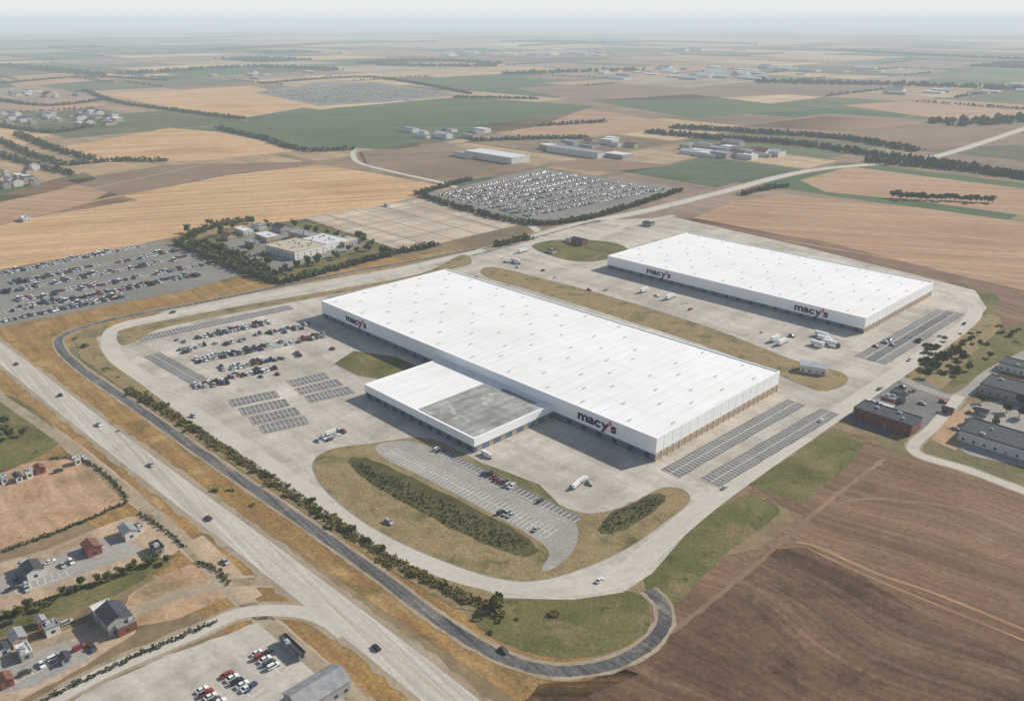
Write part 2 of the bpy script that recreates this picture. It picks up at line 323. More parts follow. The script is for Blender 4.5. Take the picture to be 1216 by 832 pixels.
# paved plot
lot=sheet('pavement',[(112,402),(200,368),(340,341),(480,316),(560,298),(640,280),(705,262),(800,258),(950,292),(1100,330),(1158,345),(1172,366),(1150,390),(1085,437),(1000,492),(920,550),(845,600),(805,645),(775,680),(740,703),(680,712),(600,710),(520,692),(440,655),(350,597),(250,530),(160,462),(118,430)],'lot',5,'broad pale concrete apron around the warehouses','pavement')
sheet('grass_verge',[(88,402),(112,397),(122,420),(170,458),(250,520),(350,588),(440,648),(520,685),(585,703),(600,712),(575,728),(540,722),(450,668),(350,600),(250,535),(150,465),(95,425)],'islandgrass',5.8,'scrubby verge with shrubs between the two roads','grass',rag=.5)
road('ring_road',[(575,297),(480,319),(340,347),(200,374),(145,386),(130,400),(138,425),(180,455),(260,512),(350,573),(440,633),(520,673),(600,694),(680,697),(735,685),(780,648),(840,598),(910,548),(1000,487),(1070,440),(1135,395),(1158,370),(1140,350),(1100,340)],11,'ring',6.5,'pale concrete ring road of the warehouse plot',0,edge=True)
GV='planted island of brownish verge grass with kerb'
sheet('grass_verge',[(140,398),(160,388),(300,361),(400,344),(500,325),(548,303),(560,312),(540,319),(420,345),(330,362),(200,388),(165,404),(145,410)],'islandgrass',7.5,GV,'grass',True,kerb=True)
sheet('grass_verge',[(372,550),(392,534),(440,527),(500,520),(540,533),(600,567),(660,598),(700,610),(745,600),(785,580),(812,582),(818,597),(790,620),(750,648),(700,672),(640,689),(590,686),(530,667),(470,641),(420,611),(382,576)],'islandgrass',7.5,GV,'grass',True,kerb=True)
park=sheet('pavement',[(446,530),(470,524),(500,527),(560,553),(620,582),(665,607),(686,627),(680,655),(655,676),(643,675),(652,655),(625,633),(565,600),(505,568),(458,545)],'paleasphalt',8.6,'curved parking lot of the plot','parking lot',True)
sheet('planting_bed',[(414,548),(426,543),(450,549),(520,582),(600,622),(638,650),(630,660),(605,657),(545,632),(485,600),(432,568)],'shrubsoil',8.8,'bed of dark green ground cover','planting bed',True,rag=.8)
sheet('planting_bed',[(710,627),(732,606),(770,588),(790,589),(783,602),(750,625),(722,634)],'shrubsoil',8.8,'bed of dark green ground cover','planting bed',True,rag=.8)
sheet('grass_verge',[(572,320),(590,318),(640,330),(740,357),(850,392),(940,427),(1000,443),(1003,457),(975,464),(940,452),(850,415),(740,379),(640,347),(580,330)],'islandgrass',7.5,'long grass strip between the warehouses','grass',True,kerb=True)
sheet('grass_verge',[(397,432),(420,417),(470,424),(498,436),(450,450),(425,446)],'grass',7.5,'small grass triangle beside the annex','grass',False,kerb=True)
sheet('grass_verge',[(632,292),(665,285),(720,287),(745,296),(725,307),(690,311),(655,304)],'grass',7.5,'grass island by the entrance','grass',True,kerb=True)
sheet('grass_verge',[(560,545),(640,575),(665,600),(655,606),(590,573)],'grass',8.2,'narrow grass strip','grass',rag=.3)
# ---------------------------------------------------------------- vehicles
paints={'white':((.72,.72,.71),.34),'silver':((.40,.41,.42),.19),'dark grey':((.07,.075,.08),.19),'black':((.02,.02,.022),.12),'red':((.30,.05,.04),.07),'blue':((.05,.08,.17),.09)}
for k,(c,w) in paints.items(): M['p_'+k]=plain('car paint '+k,c,.55,0,.3,.03)
M['glass']=plain('car glass',(.02,.025,.03),.35,0,.4); M['tyre']=plain('tyre rubber',(.02,.02,.02),.9)
M['lampw']=plain('headlight lens',(.7,.7,.65),.4); M['lampr']=plain('tail light lens',(.4,.02,.02),.4)
def carmesh(kind,color):
    mb=MB(); h={'sedan':1.42,'suv':1.72,'pickup':1.75}[kind]; L={'sedan':2.3,'suv':2.35,'pickup':2.7}[kind]
    prof={'sedan':[(-L,.35),(-L,.85),(-L+.3,.98),(.95,.98),(L-.25,.82),(L,.62),(L,.35)],
          'suv':[(-L,.4),(-L,1.05),(-L+.1,1.1),(1.1,1.1),(L-.15,.95),(L,.7),(L,.4)],
          'pickup':[(-L,.5),(-L,1.1),(-.55,1.12),(1.2,1.12),(L-.12,1.0),(L,.75),(L,.5)]}[kind]
    W=.92
    n=len(prof)
    for s in (-1,1):
        pts=[(x,s*W,z) for x,z in prof]; mb.face(pts if s>0 else pts[::-1],0)
    for i in range(n):
        a=prof[i]; b=prof[(i+1)%n]; mb.face([(a[0],-W,a[1]),(a[0],W,a[1]),(b[0],W,b[1]),(b[0],-W,b[1])],0)
    zb=prof[2][1]
    x0,x1={'sedan':(-1.75,1.05),'suv':(-2.3,1.15),'pickup':(-.6,1.25)}[kind]; tb={'sedan':.65,'suv':.15,'pickup':.12}[kind]
    b0=[(x0,-.85,zb),(x1,-.85,zb),(x1,.85,zb),(x0,.85,zb)]; t0=[(x0+tb,-.66,h),(x1-.75,-.66,h),(x1-.75,.66,h),(x0+tb,.66,h)]
    for i in range(4): j=(i+1)%4; mb.face([b0[i],b0[j],t0[j],t0[i]],1)
    mb.box(x0+tb-.04,x1-.71,-.68,.68,h,h+.05,0)
    if kind=='pickup': mb.face([(-L+.15,-.75,1.125),(-.75,-.75,1.125),(-.75,.75,1.125),(-L+.15,.75,1.125)],2)
    for x in (-L+.85,L-.85):
        for s in (-1,1): mb.cyl(x,.34,s*.98-(.12 if s>0 else -.12),s*.98,.34,2)
    for s in (-.65,.65):
        mb.box(L-.02,L+.03,s-.2,s+.2,.62,.74,3); mb.box(-L-.03,-L+.02,s-.18,s+.18,.7,.85,4)
    return mb.mesh('parked_car',[M['p_'+color],M['glass'],M['tyre'],M['lampw'],M['lampr']])
CM={}
for k in ('sedan','suv','pickup'):
    for c in paints: CM[(k,c)]=carmesh(k,c)
cars=[]
cn=list(paints); cw=[paints[k][1] for k in cn]; cwd=[.15,.2,.25,.24,.06,.1]
def addcar(x,y,z,h,place,group,s=1.0,wts=None):
    cars.append((x,y,z,h,random.choices(['sedan','suv','pickup'],[.42,.38,.2])[0],random.choices(cn,wts or cw)[0],place,group,s*random.uniform(.92,1.08)))
MK={}
def strip(a,b,fill,key,double=True,depth=5.2,pitch=2.75,asph='stallasphalt',layer=6.9,place='in a marked stall',group='cars parked on the warehouse lot',world=False,lw=.16,s=1.0,wts=None,even=False,loosej=.6):
    A,B=(a,b) if world else (P(*a),P(*b)); d=(B-A); Ln=d.length; d.normalize(); n=Vector((-d.y,d.x))
    mb=MK.setdefault(key,MB())
    if asph:
        e=.8; q=[A-d*e-n*(depth+e if double else e),B+d*e-n*(depth+e if double else e),B+d*e+n*(depth+e),A-d*e+n*(depth+e)]
        sheet('pavement',q,asph,layer,'darker asphalt strip under parking stalls','parking bay',world=True,rag=.25)
    ml=layer+.5
    def line(p,q,w=lw):
        dd=(q-p).normalized(); k=Vector((-dd.y,dd.x))*w; mb.face([(*(p-k),zl(ml,p.y)),(*(q-k),zl(ml,q.y)),(*(q+k),zl(ml,q.y)),(*(p+k),zl(ml,p.y))])
    ns=int(Ln/pitch)
    if not even: line(A,B)
    for i in range(ns+1):
        if even and i%6: continue
        p=A+d*(i*pitch)
        if double: line(p-n*depth,p-n*.2)
        line(p+n*.2,p+n*depth)
    for sd in ((1,-1) if double else (1,)):
        run=random.random()
        for i in range(ns):
            if random.random()<.2: run=random.random()
            if even: ok=random.random()<fill
            else: ok=(run<fill and random.random()<.9) or random.random()<fill*.22
            if ok:
                j=.3 if even else loosej
                c=A+d*((i+.5)*pitch)+n*(sd*depth*.52)+d*random.uniform(-.3,.3)+n*random.uniform(-j,j)
                h=math.atan2(n.y,n.x)+(0 if random.random()<.6 else math.pi)+random.uniform(-.08,.08)
                addcar(c.x,c.y,zl(ml,c.y),h,place,group,s,wts)
# front-left lot
PA='paleasphalt'
strip((165,403),(345,365),.02,'a'); strip((210,406),(325,382),.5,'a',asph=None,s=1.1,loosej=1.3); strip((214,418),(372,386),.66,'a',asph=None,s=1.12,loosej=1.5); strip((232,429),(392,397),.66,'a',asph=PA,s=1.12,loosej=1.4); strip((262,439),(398,412),.5,'a',asph=None,s=1.1,loosej=1.3)
strip((180,421),(240,455),.03,'a'); strip((230,460),(274,452),.95,'a',asph=None,s=1.1,loosej=1.2); strip((270,448),(330,436),.75,'a',asph=None,s=1.1,loosej=1.4)
strip((392,355),(500,335),.03,'a')
for q in (((275,479),(328,468)),((287,489),(340,478)),((299,500),(352,488)),((311,510),(362,499))): strip(*q,.0,'b')
for q in (((345,456),(388,446)),((354,465),(402,454)),((366,474),(416,463))): strip(*q,.02,'b')
# curved lot
G2='cars parked on the curved lot'
strip((464,536),(655,634),.08,'c',double=True,asph=None,layer=8.9,group=G2,lw=.2)
strip((508,533),(682,621),.22,'c',double=False,asph='stallasphalt',layer=8.9,group=G2,lw=.2)
# east rows
strip((796,562),(945,478),.03,'d',lw=.2); strip((843,573),(985,489),.05,'d',lw=.2)
strip((1026,426),(1122,370),.03,'e',depth=6,lw=.22); strip((1040,430),(1135,371),.03,'e',depth=6,lw=.22)
# left neighbouring lot
sheet('pavement',[(-60,340),(0,322),(190,286),(290,325),(220,345),(0,388),(-60,400)],'yard',4,'asphalt parking field of the neighbouring plot','parking lot',rag=.8)
G3='cars parked on the neighbouring lot'
rows=[((-10,328),(170,291)),((12,337),(215,296)),((0,348),(235,303)),((20,357),(262,310)),((0,371),(240,325)),((-10,383),(150,351))]
for a,b in rows:
    strip(a,b,.66,'f',asph=None,layer=4.2,place='on the neighbouring parking field',group=G3,s=1.32,pitch=3.5,depth=6.4,wts=[.46,.18,.12,.08,.08,.08],loosej=1.2)
# vehicle yard
sheet('pavement',[(508,231),(640,200),(810,224),(690,258),(625,262)],'yard',4,'large vehicle storage yard','parking lot')
for k in range(9):
    t=(k+.5)/9; a=P(518,231).lerp(P(630,259),t); b=P(645,203).lerp(P(797,226),t)
    strip(a,b,.9,'g',asph=None,layer=4.2,world=True,place='in the vehicle storage yard',group='cars in the storage yard',pitch=3.1,depth=5.4,lw=.1,wts=cwd,even=True,s=1.05)
sheet('pavement',[(300,110),(380,98),(450,98),(548,113),(450,122),(380,126)],'yard',4,'far vehicle yard','parking lot')
for k in range(9):
    t=(k+.5)/9; a=P(310,110).lerp(P(385,124),t); b=P(440,99).lerp(P(540,113),t)
    strip(a,b,.6,'g',asph=None,layer=4.2,world=True,place='in a far yard',group='cars in the storage yard',pitch=6,lw=.1,wts=cwd,even=True,s=1.2)
def loose(u,v,dirv,place='driving on the road',l=7.2):
    p=P(u,v); addcar(p.x,p.y,zl(l,p.y),math.atan2(dirv.y,dirv.x),place,'cars on the roads')
for u,v in ((180,553),(72,470),(248,616),(447,770),(268,668),(20,433),(118,505)): loose(u,v,E1 if random.random()<.5 else -E1)
for u,v,dv in ((462,621,E1),(712,690,E2),(598,773,E1),(230,495,E1),(205,372,-E2),(975,500,E2),(1080,428,E2),(860,580,E2),(1145,385,E2)): loose(u,v,dv)
for u,v in ((600,312),(615,318),(645,322),(660,330),(720,345),(780,352),(820,368),(905,395),(940,400),(1040,412),(330,445),(310,448),(565,330),(700,345),(378,524),(384,521),(400,518),(391,523),(408,513),(683,578),(700,575)): loose(u,v,random.choice((E1,E2)),'standing on the apron')
# ---------------------------------------------------------------- warehouses
def text_mesh(s,size,ext,off):
    cu=bpy.data.curves.new('t','FONT'); cu.body=s; cu.size=size; cu.extrude=ext; cu.offset=off; cu.resolution_u=4
    o=bpy.data.objects.new('t',cu); COL.objects.link(o); dg=bpy.context.evaluated_depsgraph_get(); dg.update()
    me=bpy.data.meshes.new_from_object(o.evaluated_get(dg)); bpy.data.objects.remove(o); return me
def child(mb,name,mats,par): return mb.obj(name,mats,par)
def warehouse(corner_D,L,W,H,label,signs,annex=None,zb=5.2,zf=4.2,vents=(9,10)):
    """zb: foot of the white band on the end wall, zf: on the long front"""
    A=corner_D-E1*L; root=empty('warehouse',(A.x,A.y,0),ANG); tag(root,label,'warehouse')
    n=int(W/5.6); p=W/n
    mb=MB(); mb.box(0,L,0,W,0,zb)
    for i in range(n+1): mb.box(L+.003,L+.35,max(.0,i*p-.3),min(W,i*p+.3),0,zb-.003,1)
    mb.box(.02,L-.3,-.06,-.003,.02,zf-.003,2)
    child(mb,'lower_wall',[M['tanwall'],M['pilaster'],M['bluebase']],root)
    mb=MB(); t=.5; e=.3
    mb.box(-e,L+e,-e,t,zb+.003,H+.5); mb.box(-e,L+e,W-t,W+e,zb+.003,H+.5); mb.box(-e,t,t,W-t,zb+.003,H+.5); mb.box(L-t,L+e,t,W-t,zb+.003,H+.5)
    mb.box(-e,L+.02,-e,-.01,zf,zb)
    x=6.5
    while x<L-3: mb.box(x-.05,x+.05,-e-.05,-e-.003,zf+.1,H+.4,1); x+=13
    y=6.5
    while y<W-3: mb.box(L+e+.003,L+e+.06,y-.06,y+.06,zb+.2,H+.4,1); y+=8
    child(mb,'upper_wall',[M['white'],M['rib']],root)
    mb=MB(); t2=t+.003
    mb.face([(t2,t2,H),(L-t2,t2,H),(L-t2,W/2,H+.8),(t2,W/2,H+.8)]); mb.face([(t2,W/2,H+.8),(L-t2,W/2,H+.8),(L-t2,W-t2,H),(t2,W-t2,H)])
    child(mb,'roof',[M['roof']],root)
    mb=MB(); z0=H+.503; z1=H+.62
    mb.box(-e-.08,L+e+.08,-e-.08,t+.05,z0,z1); mb.box(-e-.08,L+e+.08,W-t-.05,W+e+.08,z0,z1); mb.box(-e-.08,t+.05,t+.06,W-t-.06,z0,z1); mb.box(L-t-.05,L+e+.08,t+.06,W-t-.06,z0,z1)
    child(mb,'coping',[M['white']],root)
    dm=MB(); dm.box(0,.12,-1.6,1.6,.9,3.8); dme=dm.mesh('dock_door',[M['door']])
    for i in range(n):
        o=bpy.data.objects.new('dock_door',dme); COL.objects.link(o); o.parent=root; o.location=(L+.004,(i+.5)*p,0)
    gm=MB(); gm.box(-1.7,1.7,-.14,0,.5,3.4); gme=gm.mesh('glazed_door',[M['glazing']])
    n=int(L/11); p=L/n
    for i in range(n):
        x=(i+.5)*p
        if annex and annex[0]-4<x<annex[1]+4: continue
        o=bpy.data.objects.new('glazed_door',gme); COL.objects.link(o); o.parent=root; o.location=(x,-.064,0)
    vm=MB(); vm.box(-.35,.35,-1.6,1.6,0,.45,0,None,.1,.1); vm.box(-.25,.25,-1.3,1.3,.452,.6); vme=vm.mesh('roof_vent',[M['vent']])
    nr,nc=vents
    for i in range(nc):
        for j in range(nr):
            if random.random()<.12: continue
            x=L*(i+.5+random.uniform(-.12,.12)+(.25 if j%2 else -.2))/nc; y=W*(j+.5)/nr; z=H+.8*(1-abs(y-W/2)/(W/2))
            o=bpy.data.objects.new('roof_vent',vme); COL.objects.link(o); o.parent=root; o.location=(x,y,z-.05)
    for (x,z,size) in signs:
        cur=x
        for word,mat in (("mac",'navy'),("y",'plum'),("'",'red'),("s",'plum')):
            me=text_mesh(word,size,.12,size*.03); me.materials.clear(); me.materials.append(M[mat])
            xs=[v.co.x for v in me.vertices]; x0,x1=min(xs),max(xs); sc=1.32
            o=bpy.data.objects.new('sign_lettering',me); COL.objects.link(o); o.parent=root; o.scale=(sc,1,1); o.rotation_euler=(math.pi/2,0,0)
            o.location=(cur-x0*sc,-e-.25,z); cur+=(x1-x0)*sc+size*(.07 if word=="mac" else .0)
            o['label']=f"raised sign lettering reading {word}"
    if annex:
        a0,a1,dep,h=annex; f=h-4.6
        w=MB(); w.box(a0,a1,-dep,-.32,0,f); child(w,'annex_wall',[M['bluebase']],root)
        w=MB(); w.box(a0-.25,a1+.25,-dep-.25,-dep+.3,f+.003,h+.35); w.box(a0-.25,a0+.3,-dep+.303,-.33,f+.003,h+.35); w.box(a1-.3,a1+.25,-dep+.303,-.33,f+.003,h+.35)
        x=a0+6
        while x<a1-3: w.box(x-.05,x+.05,-dep-.31,-dep-.253,f+.2,h+.2,1); x+=8
        child(w,'annex_fascia',[M['white'],M['rib']],root)
        s=a0+(a1-a0)*.5
        w=MB(); w.box(a0+.31,a1-.31,-dep+.31,-.33,h-.4,h); child(w,'annex_roof',[M['roof']],root)
        w=MB(); w.box(s,a1-1.6,-dep+1.6,-9,h+.003,h+.06)
        w.box(s+14,a1-8,-8.99,-5,h+.003,h+.06)
        x=s+6
        while x<a1-4: w.box(x-.12,x+.12,-dep+2.5,-10,h+.062,h+.14,1); x+=11
        o=child(w,'roof_covering',[M['greyroof'],M['vent']],root); o['label']='weathered grey patch of roofing on the annex'
        gm=MB(); gm.box(-1.6,1.6,-.12,0,.2,3.0); g2=gm.mesh('annex_door',[M['glazing']])
        for i in range(12):
            o=bpy.data.objects.new('annex_door',g2); COL.objects.link(o); o.parent=root; o.location=(a0+(a1-a0)*(i+.5)/12,-dep-.004,0)
        gm=MB(); gm.box(0,.12,-1.8,1.8,.2,3.0); g3=gm.mesh('annex_door',[M['door']])
        for i in range(7):
            o=bpy.data.objects.new('annex_door',g3); COL.objects.link(o); o.parent=root; o.location=(a1+.004,-dep*(i+.6)/7,0)
    return root
warehouse(Vector((76.9,391.6)),325,129,13.5,'long white flat-roofed warehouse with navy sign lettering and annex',[(34,6.7,7.4),(270,6.7,7.9)],annex=(148,250,63,8.4))
warehouse(Vector((265.7,587.0)),249,132,12,'white flat-roofed warehouse with navy sign lettering and tan dock end',[(46,5.7,7.4),(192,5.7,7.9)],zb=4.8,zf=3.7,vents=(8,9))
# ---------------------------------------------------------------- other buildings
wallm={'white':plain('white wall',(.62,.60,.56),.8),'grey':plain('grey wall',(.34,.33,.32),.8),'red':plain('dark red wall',(.22,.08,.055),.85),'tan':plain('tan wall',(.44,.36,.26),.85)}
roofm={'dark':plain('dark roof',(.06,.065,.075),.8,0,.2,.35,.4),'grey':plain('grey roof',(.28,.28,.28),.8,0,.2,.25,.3),'white':plain('pale roof',(.64,.63,.61),.7,0,.2,.12,.2),'red':plain('red brown roof',(.20,.085,.06),.8,0,.2,.25,.4),'tan':plain('tan gravel roof',(.50,.42,.31),.85,0,.2,.15,.1)}
wpane=M['glazing']
def building(u,v,w,d,h,roof='flat',wall='white',rc='grey',rot=0,detail=True,name='building',extra='',grp=None,units=None):
    p=P(u,v); root=empty(name,(p.x,p.y,0),ANG+math.radians(rot))
    tag(root,f'{"gabled" if roof=="gable" else "flat-roofed"} {wall} {name.replace("_"," ")} with {rc} roof{extra}',name.replace('_',' '),group=grp)
    mb=MB(); x,y=w/2,d/2
    mb.box(-x,x,-y,y,0,h)
    if roof=='gable':
        r=d*.22
        for s in (-1,1): mb.face([(s*x,-y*s,h),(s*x,y*s,h),(s*x,0,h+r)])
    mb.obj('wall',[wallm[wall]],root)
    mb=MB()
    if roof=='gable':
        r=d*.22; o=.4; k=r/y
        for s in (-1,1):
            a=[(-x-o,s*(y+o),h-o*k+.04),(x+o,s*(y+o),h-o*k+.04),(x+o,0,h+r+.04),(-x-o,0,h+r+.04)]; b=[(q[0],q[1],q[2]+.25) for q in a]
            if s>0: a=a[::-1]; b=b[::-1]
            mb.face(b); mb.face(a[::-1])
            for i in range(4): j=(i+1)%4; mb.face([a[i],a[j],b[j],b[i]])
    else:
        mb.box(-x-.15,x+.15,-y-.15,y+.15,h+.003,h+.25)
        for q in ((-x-.15,x+.15,-y-.15,-y+.2),(-x-.15,x+.15,y-.2,y+.15),(-x-.15,-x+.2,-y+.203,y-.203),(x-.2,x+.15,-y+.203,y-.203)): mb.box(*q,h+.253,h+.7)
    mb.obj('roof',[roofm[rc]],root)
    if detail:
        if roof=='flat':
            for _ in range(units or (random.randint(1,4) if w<50 else 8)):
                mb=MB(); q=random.uniform(.7,1.4)*(1.6 if w>60 else 1); cx=random.uniform(-x*.7,x*.7); cy=random.uniform(-y*.7,y*.7)
                mb.box(-q,q,-q*.7,q*.7,0,1.0); mb.box(-q*.5,q*.5,-q*.4,q*.4,1.003,1.3); mb.obj('air_unit',[M['vent']],root,(cx,cy,h+.25))
        wm=MB(); wm.box(-.7,.7,-.06,0,-.65,.65); wme=wm.mesh('window',[wpane])
        n=max(2,min(8,int(w/4)))
        for fl in range(max(1,int(h/3.2))):
            for i in range(n):
                if fl==0 and i==n//2: continue
                o=bpy.data.objects.new('window',wme); COL.objects.link(o); o.parent=root; o.location=(-x+w*(i+.5)/n,-y-.004,1.7+fl*3)
            for i in range(max(1,min(5,int(d/4)))):
                o=bpy.data.objects.new('window',wme); COL.objects.link(o); o.parent=root; o.location=(x+.004,-y+d*(i+.5)/max(1,min(5,int(d/4))),1.7+fl*3); o.rotation_euler=(0,0,math.pi/2)
        dm=MB(); dm.box(-.6,.6,-.08,0,0,2.2); dm.obj('door',[M['door']],root,(-x+w*(n//2+.5)/n,-y-.004,0))
    return root
B=building
# lower left plots
for pts,mt in (([(-40,575),(60,545),(100,548),(148,588),(140,602),(60,632),(0,652),(-60,670)],'reddirt'),([(-60,690),(60,650),(165,612),(215,648),(150,682),(60,712),(-60,750)],'dirt'),([(160,700),(240,668),(272,693),(262,713),(180,742),(150,735)],'reddirt'),([(-60,800),(40,770),(130,735),(165,745),(100,790),(20,832),(-60,860)],'dirt'),([(90,850),(150,800),(250,760),(320,740),(375,785),(440,860)],'lot')):
    sheet('pavement',pts,mt,4.6,'bare yard surface of a small plot','yard',True,rag=.7)
sheet('pavement',[(-20,690),(40,672),(110,640),(150,640),(170,655),(60,695),(-20,712)],'paleasphalt',4.9,'small asphalt car park','parking lot',rag=.3)
sheet('pavement',[(-20,790),(50,765),(100,760),(110,780),(40,815),(-20,830)],'paleasphalt',4.9,'small asphalt car park','parking lot',rag=.3)
sheet('grass_verge',[(-40,500),(0,468),(45,490),(70,515),(60,535),(0,562),(-40,570)],'grass',4.6,'rough grass plot with trees','grass',True,rag=.8)
sheet('grass_verge',[(-40,745),(20,722),(110,690),(190,660),(205,668),(150,700),(60,735),(-40,770)],'grass',4.7,'rough green strip between yards','grass',rag=.6)
B(40,682,8.5,6.5,4,'gable','white','dark',name='house'); B(30,676,4,4,3,'flat','grey','white',name='shed'); B(110,655,8,6,3.8,'gable','red','red',name='house'); B(153,636,8,5.5,4,'gable','white','grey',name='house'); B(163,632,4,4,3,'flat','white','dark',name='shed'); B(187,654,7,4,3,'flat','grey','dark',name='shed')
B(138,742,12,9,6,'gable','grey','dark',name='house',extra=' beside the dirt street'); B(150,748,5,7,4,'flat','red','grey',name='house'); B(124,732,7,7,4.5,'flat','grey','white',name='shed'); B(62,750,5,5,3.5,'flat','white','grey',name='shed'); B(22,762,7,5,3.5,'gable','tan','grey',name='house'); B(30,778,7,4,3,'flat','grey','white',name='shed'); B(50,742,4,3,3,'gable','red','grey',name='shed'); B(78,785,4,3,2.6,'gable','grey','dark',name='shed'); B(8,812,5,4,3,'gable','red','red',name='shed'); B(5,775,4,4,3,'gable','white','dark',name='shed')
B(378,828,20,11,5,'gable','grey','grey',rot=90,name='industrial_shed'); B(348,772,14,2.6,2.6,'flat','grey','dark',name='shed',rot=0)
B(48,560,6,4,3,'gable','red','red',name='shed'); B(22,570,6,3,3,'gable','white','dark',name='shed'); B(92,550,4,3,3,'flat','white','white',name='shed'); B(35,566,4,3,3,'flat','white','white',name='shed'); B(5,572,5,3,3,'flat','white','grey',name='shed')
# right cluster
sheet('pavement',[(1010,478),(1065,455),(1100,452),(1135,475),(1110,500),(1090,512),(1040,515),(1005,500)],'stallasphalt',4.6,'asphalt yard of a small business','yard',rag=.5)
sheet('pavement',[(1110,515),(1150,480),(1240,470),(1240,560),(1150,540)],'paleasphalt',4.6,'bare yard behind the business','yard',rag=.5)
sheet('pavement',[(1100,520),(1130,490),(1160,482),(1150,510),(1135,535)],'reddirt',4.8,'reddish bare patch of yard','yard',rag=.5)
sheet('grass_verge',[(1120,465),(1180,440),(1240,405),(1240,380),(1180,392),(1140,430)],'grass',3.4,'scrubby grass with small trees','grass',rag=1)
road('road',[(1060,445),(1100,462),(1140,470),(1180,440),(1240,410)],8,'paleasphalt',5,'small access street')
road('road',[(1140,470),(1110,505),(1085,535),(1150,558),(1240,592)],6.5,'ring',5.1,'small access street',1.5)
B(1052,502,34,15,6.5,'flat','red','dark',name='office_building',rot=0); B(1042,490,14,12,5,'flat','white','white',name='office_building'); B(1068,474,10,8,5,'flat','grey','dark',name='office_building'); B(1055,478,8,6,4,'flat','red','grey',name='office_building')
B(1195,530,44,22,6,'flat','white','dark',name='office_building',rot=0); B(1205,470,36,22,6,'flat','grey','dark',name='office_building',rot=0); B(1155,505,8,6,4,'flat','tan','grey',name='shed'); B(1208,440,20,14,5,'flat','white','dark',name='office_building'); B(1165,492,7,5,3,'gable','grey','dark',name='shed'); B(1125,490,6,4,3,'gable','red','dark',name='shed')
# commercial plot
sheet('grass_verge',[(205,290),(300,268),(365,260),(478,298),(330,338)],'grass',3,'leafy commercial plot','grass')
sheet('pavement',[(250,292),(345,268),(440,290),(330,322)],'yard',3.6,'parking court of the commercial plot','yard')
sheet('pavement',[(350,260),(510,235),(620,266),(480,299)],'dirtlot',3,'pale graded dirt lot with faint tracks','dirt lot',rag=1)
for t in (.2,.4,.6,.8):
    a=P(350,260).lerp(P(480,299),t); b=P(510,235).lerp(P(620,266),t); road('dirt_track',[a,a.lerp(b,.5),b],2.5,'shoulder',3.5,'darker track across the dirt lot',world=True)
    a=P(350,260).lerp(P(510,235),t); b=P(480,299).lerp(P(620,266),t); road('dirt_track',[a,a.lerp(b,.5),b],1.6,'brown',3.6,'darker track across the dirt lot',world=True)
B(352,300,46,40,8,'flat','white','tan',name='commercial_building',rot=8,units=14); B(385,291,40,34,6,'flat','white','white',name='commercial_building',rot=8,units=9); B(362,284,34,16,7,'flat','tan','grey',name='commercial_building',rot=8,units=5); B(412,290,18,22,5,'flat','grey','tan',name='commercial_building',rot=8)
B(318,285,26,16,6,'flat','tan','white',name='commercial_building'); B(290,277,22,12,5,'flat','white','white',name='commercial_building'); B(335,275,20,14,6,'gable','grey','dark',name='commercial_building'); B(300,292,14,10,5,'flat','grey','grey',name='commercial_building'); B(272,284,16,10,5,'gable','tan','red',name='commercial_building'); B(308,272,18,9,5,'flat','white','grey',name='commercial_building')
for q in (((300,306),(330,300)),((312,313),(345,306)),((400,281),(430,288))): strip(*q,.7,'f',double=False,asph=None,layer=4.2,place='in the commercial parking court',group='cars in the parking court',s=1.1)
B(590,189,115,42,10,'flat','white','white',name='commercial_building',detail=False); B(555,186,50,26,7,'flat','white','grey',name='commercial_building',detail=False); B(685,183,120,30,9,'flat','white','grey',name='commercial_building',detail=False); B(735,187,40,30,7,'flat','grey','white',name='commercial_building',detail=False); B(660,178,60,26,8,'flat','grey','white',name='commercial_building',detail=False)
B(688,290,16,10,5,'gable','red','dark',name='pavilion'); B(676,287,6,5,4,'flat','white','white',name='shed'); B(770,268,12,8,4,'flat','grey','dark',name='shed'); B(30,262,18,8,4,'flat','white','white',name='shed'); B(460,245,8,5,3,'flat','white','white',name='shed')
def cluster(u,v,du,dv,n,size,rcs,grp):
    for _ in range(n):
        B(u+random.uniform(-du,du),v+random.uniform(-dv,dv),size*random.uniform(.5,1.3),size*random.uniform(.35,.8),random.uniform(4,9),random.choice(['flat','flat','gable']),random.choice(['white','white','grey','tan']),random.choice(rcs),detail=False,grp=grp)
FC_='far commercial buildings'
cluster(850,180,45,8,20,34,['white','grey','white'],FC_); cluster(900,186,30,4,8,40,['red','grey','white'],FC_); cluster(18,212,26,12,16,18,['red','white','dark','grey'],'village houses'); cluster(70,142,70,7,40,26,['white','grey','dark','red'],'village houses')
cluster(530,160,45,5,12,30,['white','grey'],FC_); cluster(810,90,100,5,30,75,['white','white','grey'],FC_); cluster(40,112,70,4,16,40,['white','grey','dark'],'village houses'); cluster(640,62,250,5,26,120,['white','grey'],FC_)
cluster(700,172,50,4,12,28,['white','red','grey'],FC_); cluster(1130,105,100,7,14,60,['white','grey'],FC_); cluster(900,85,140,5,16,80,['white','grey'],FC_); cluster(330,90,80,4,8,60,['white','grey'],FC_)
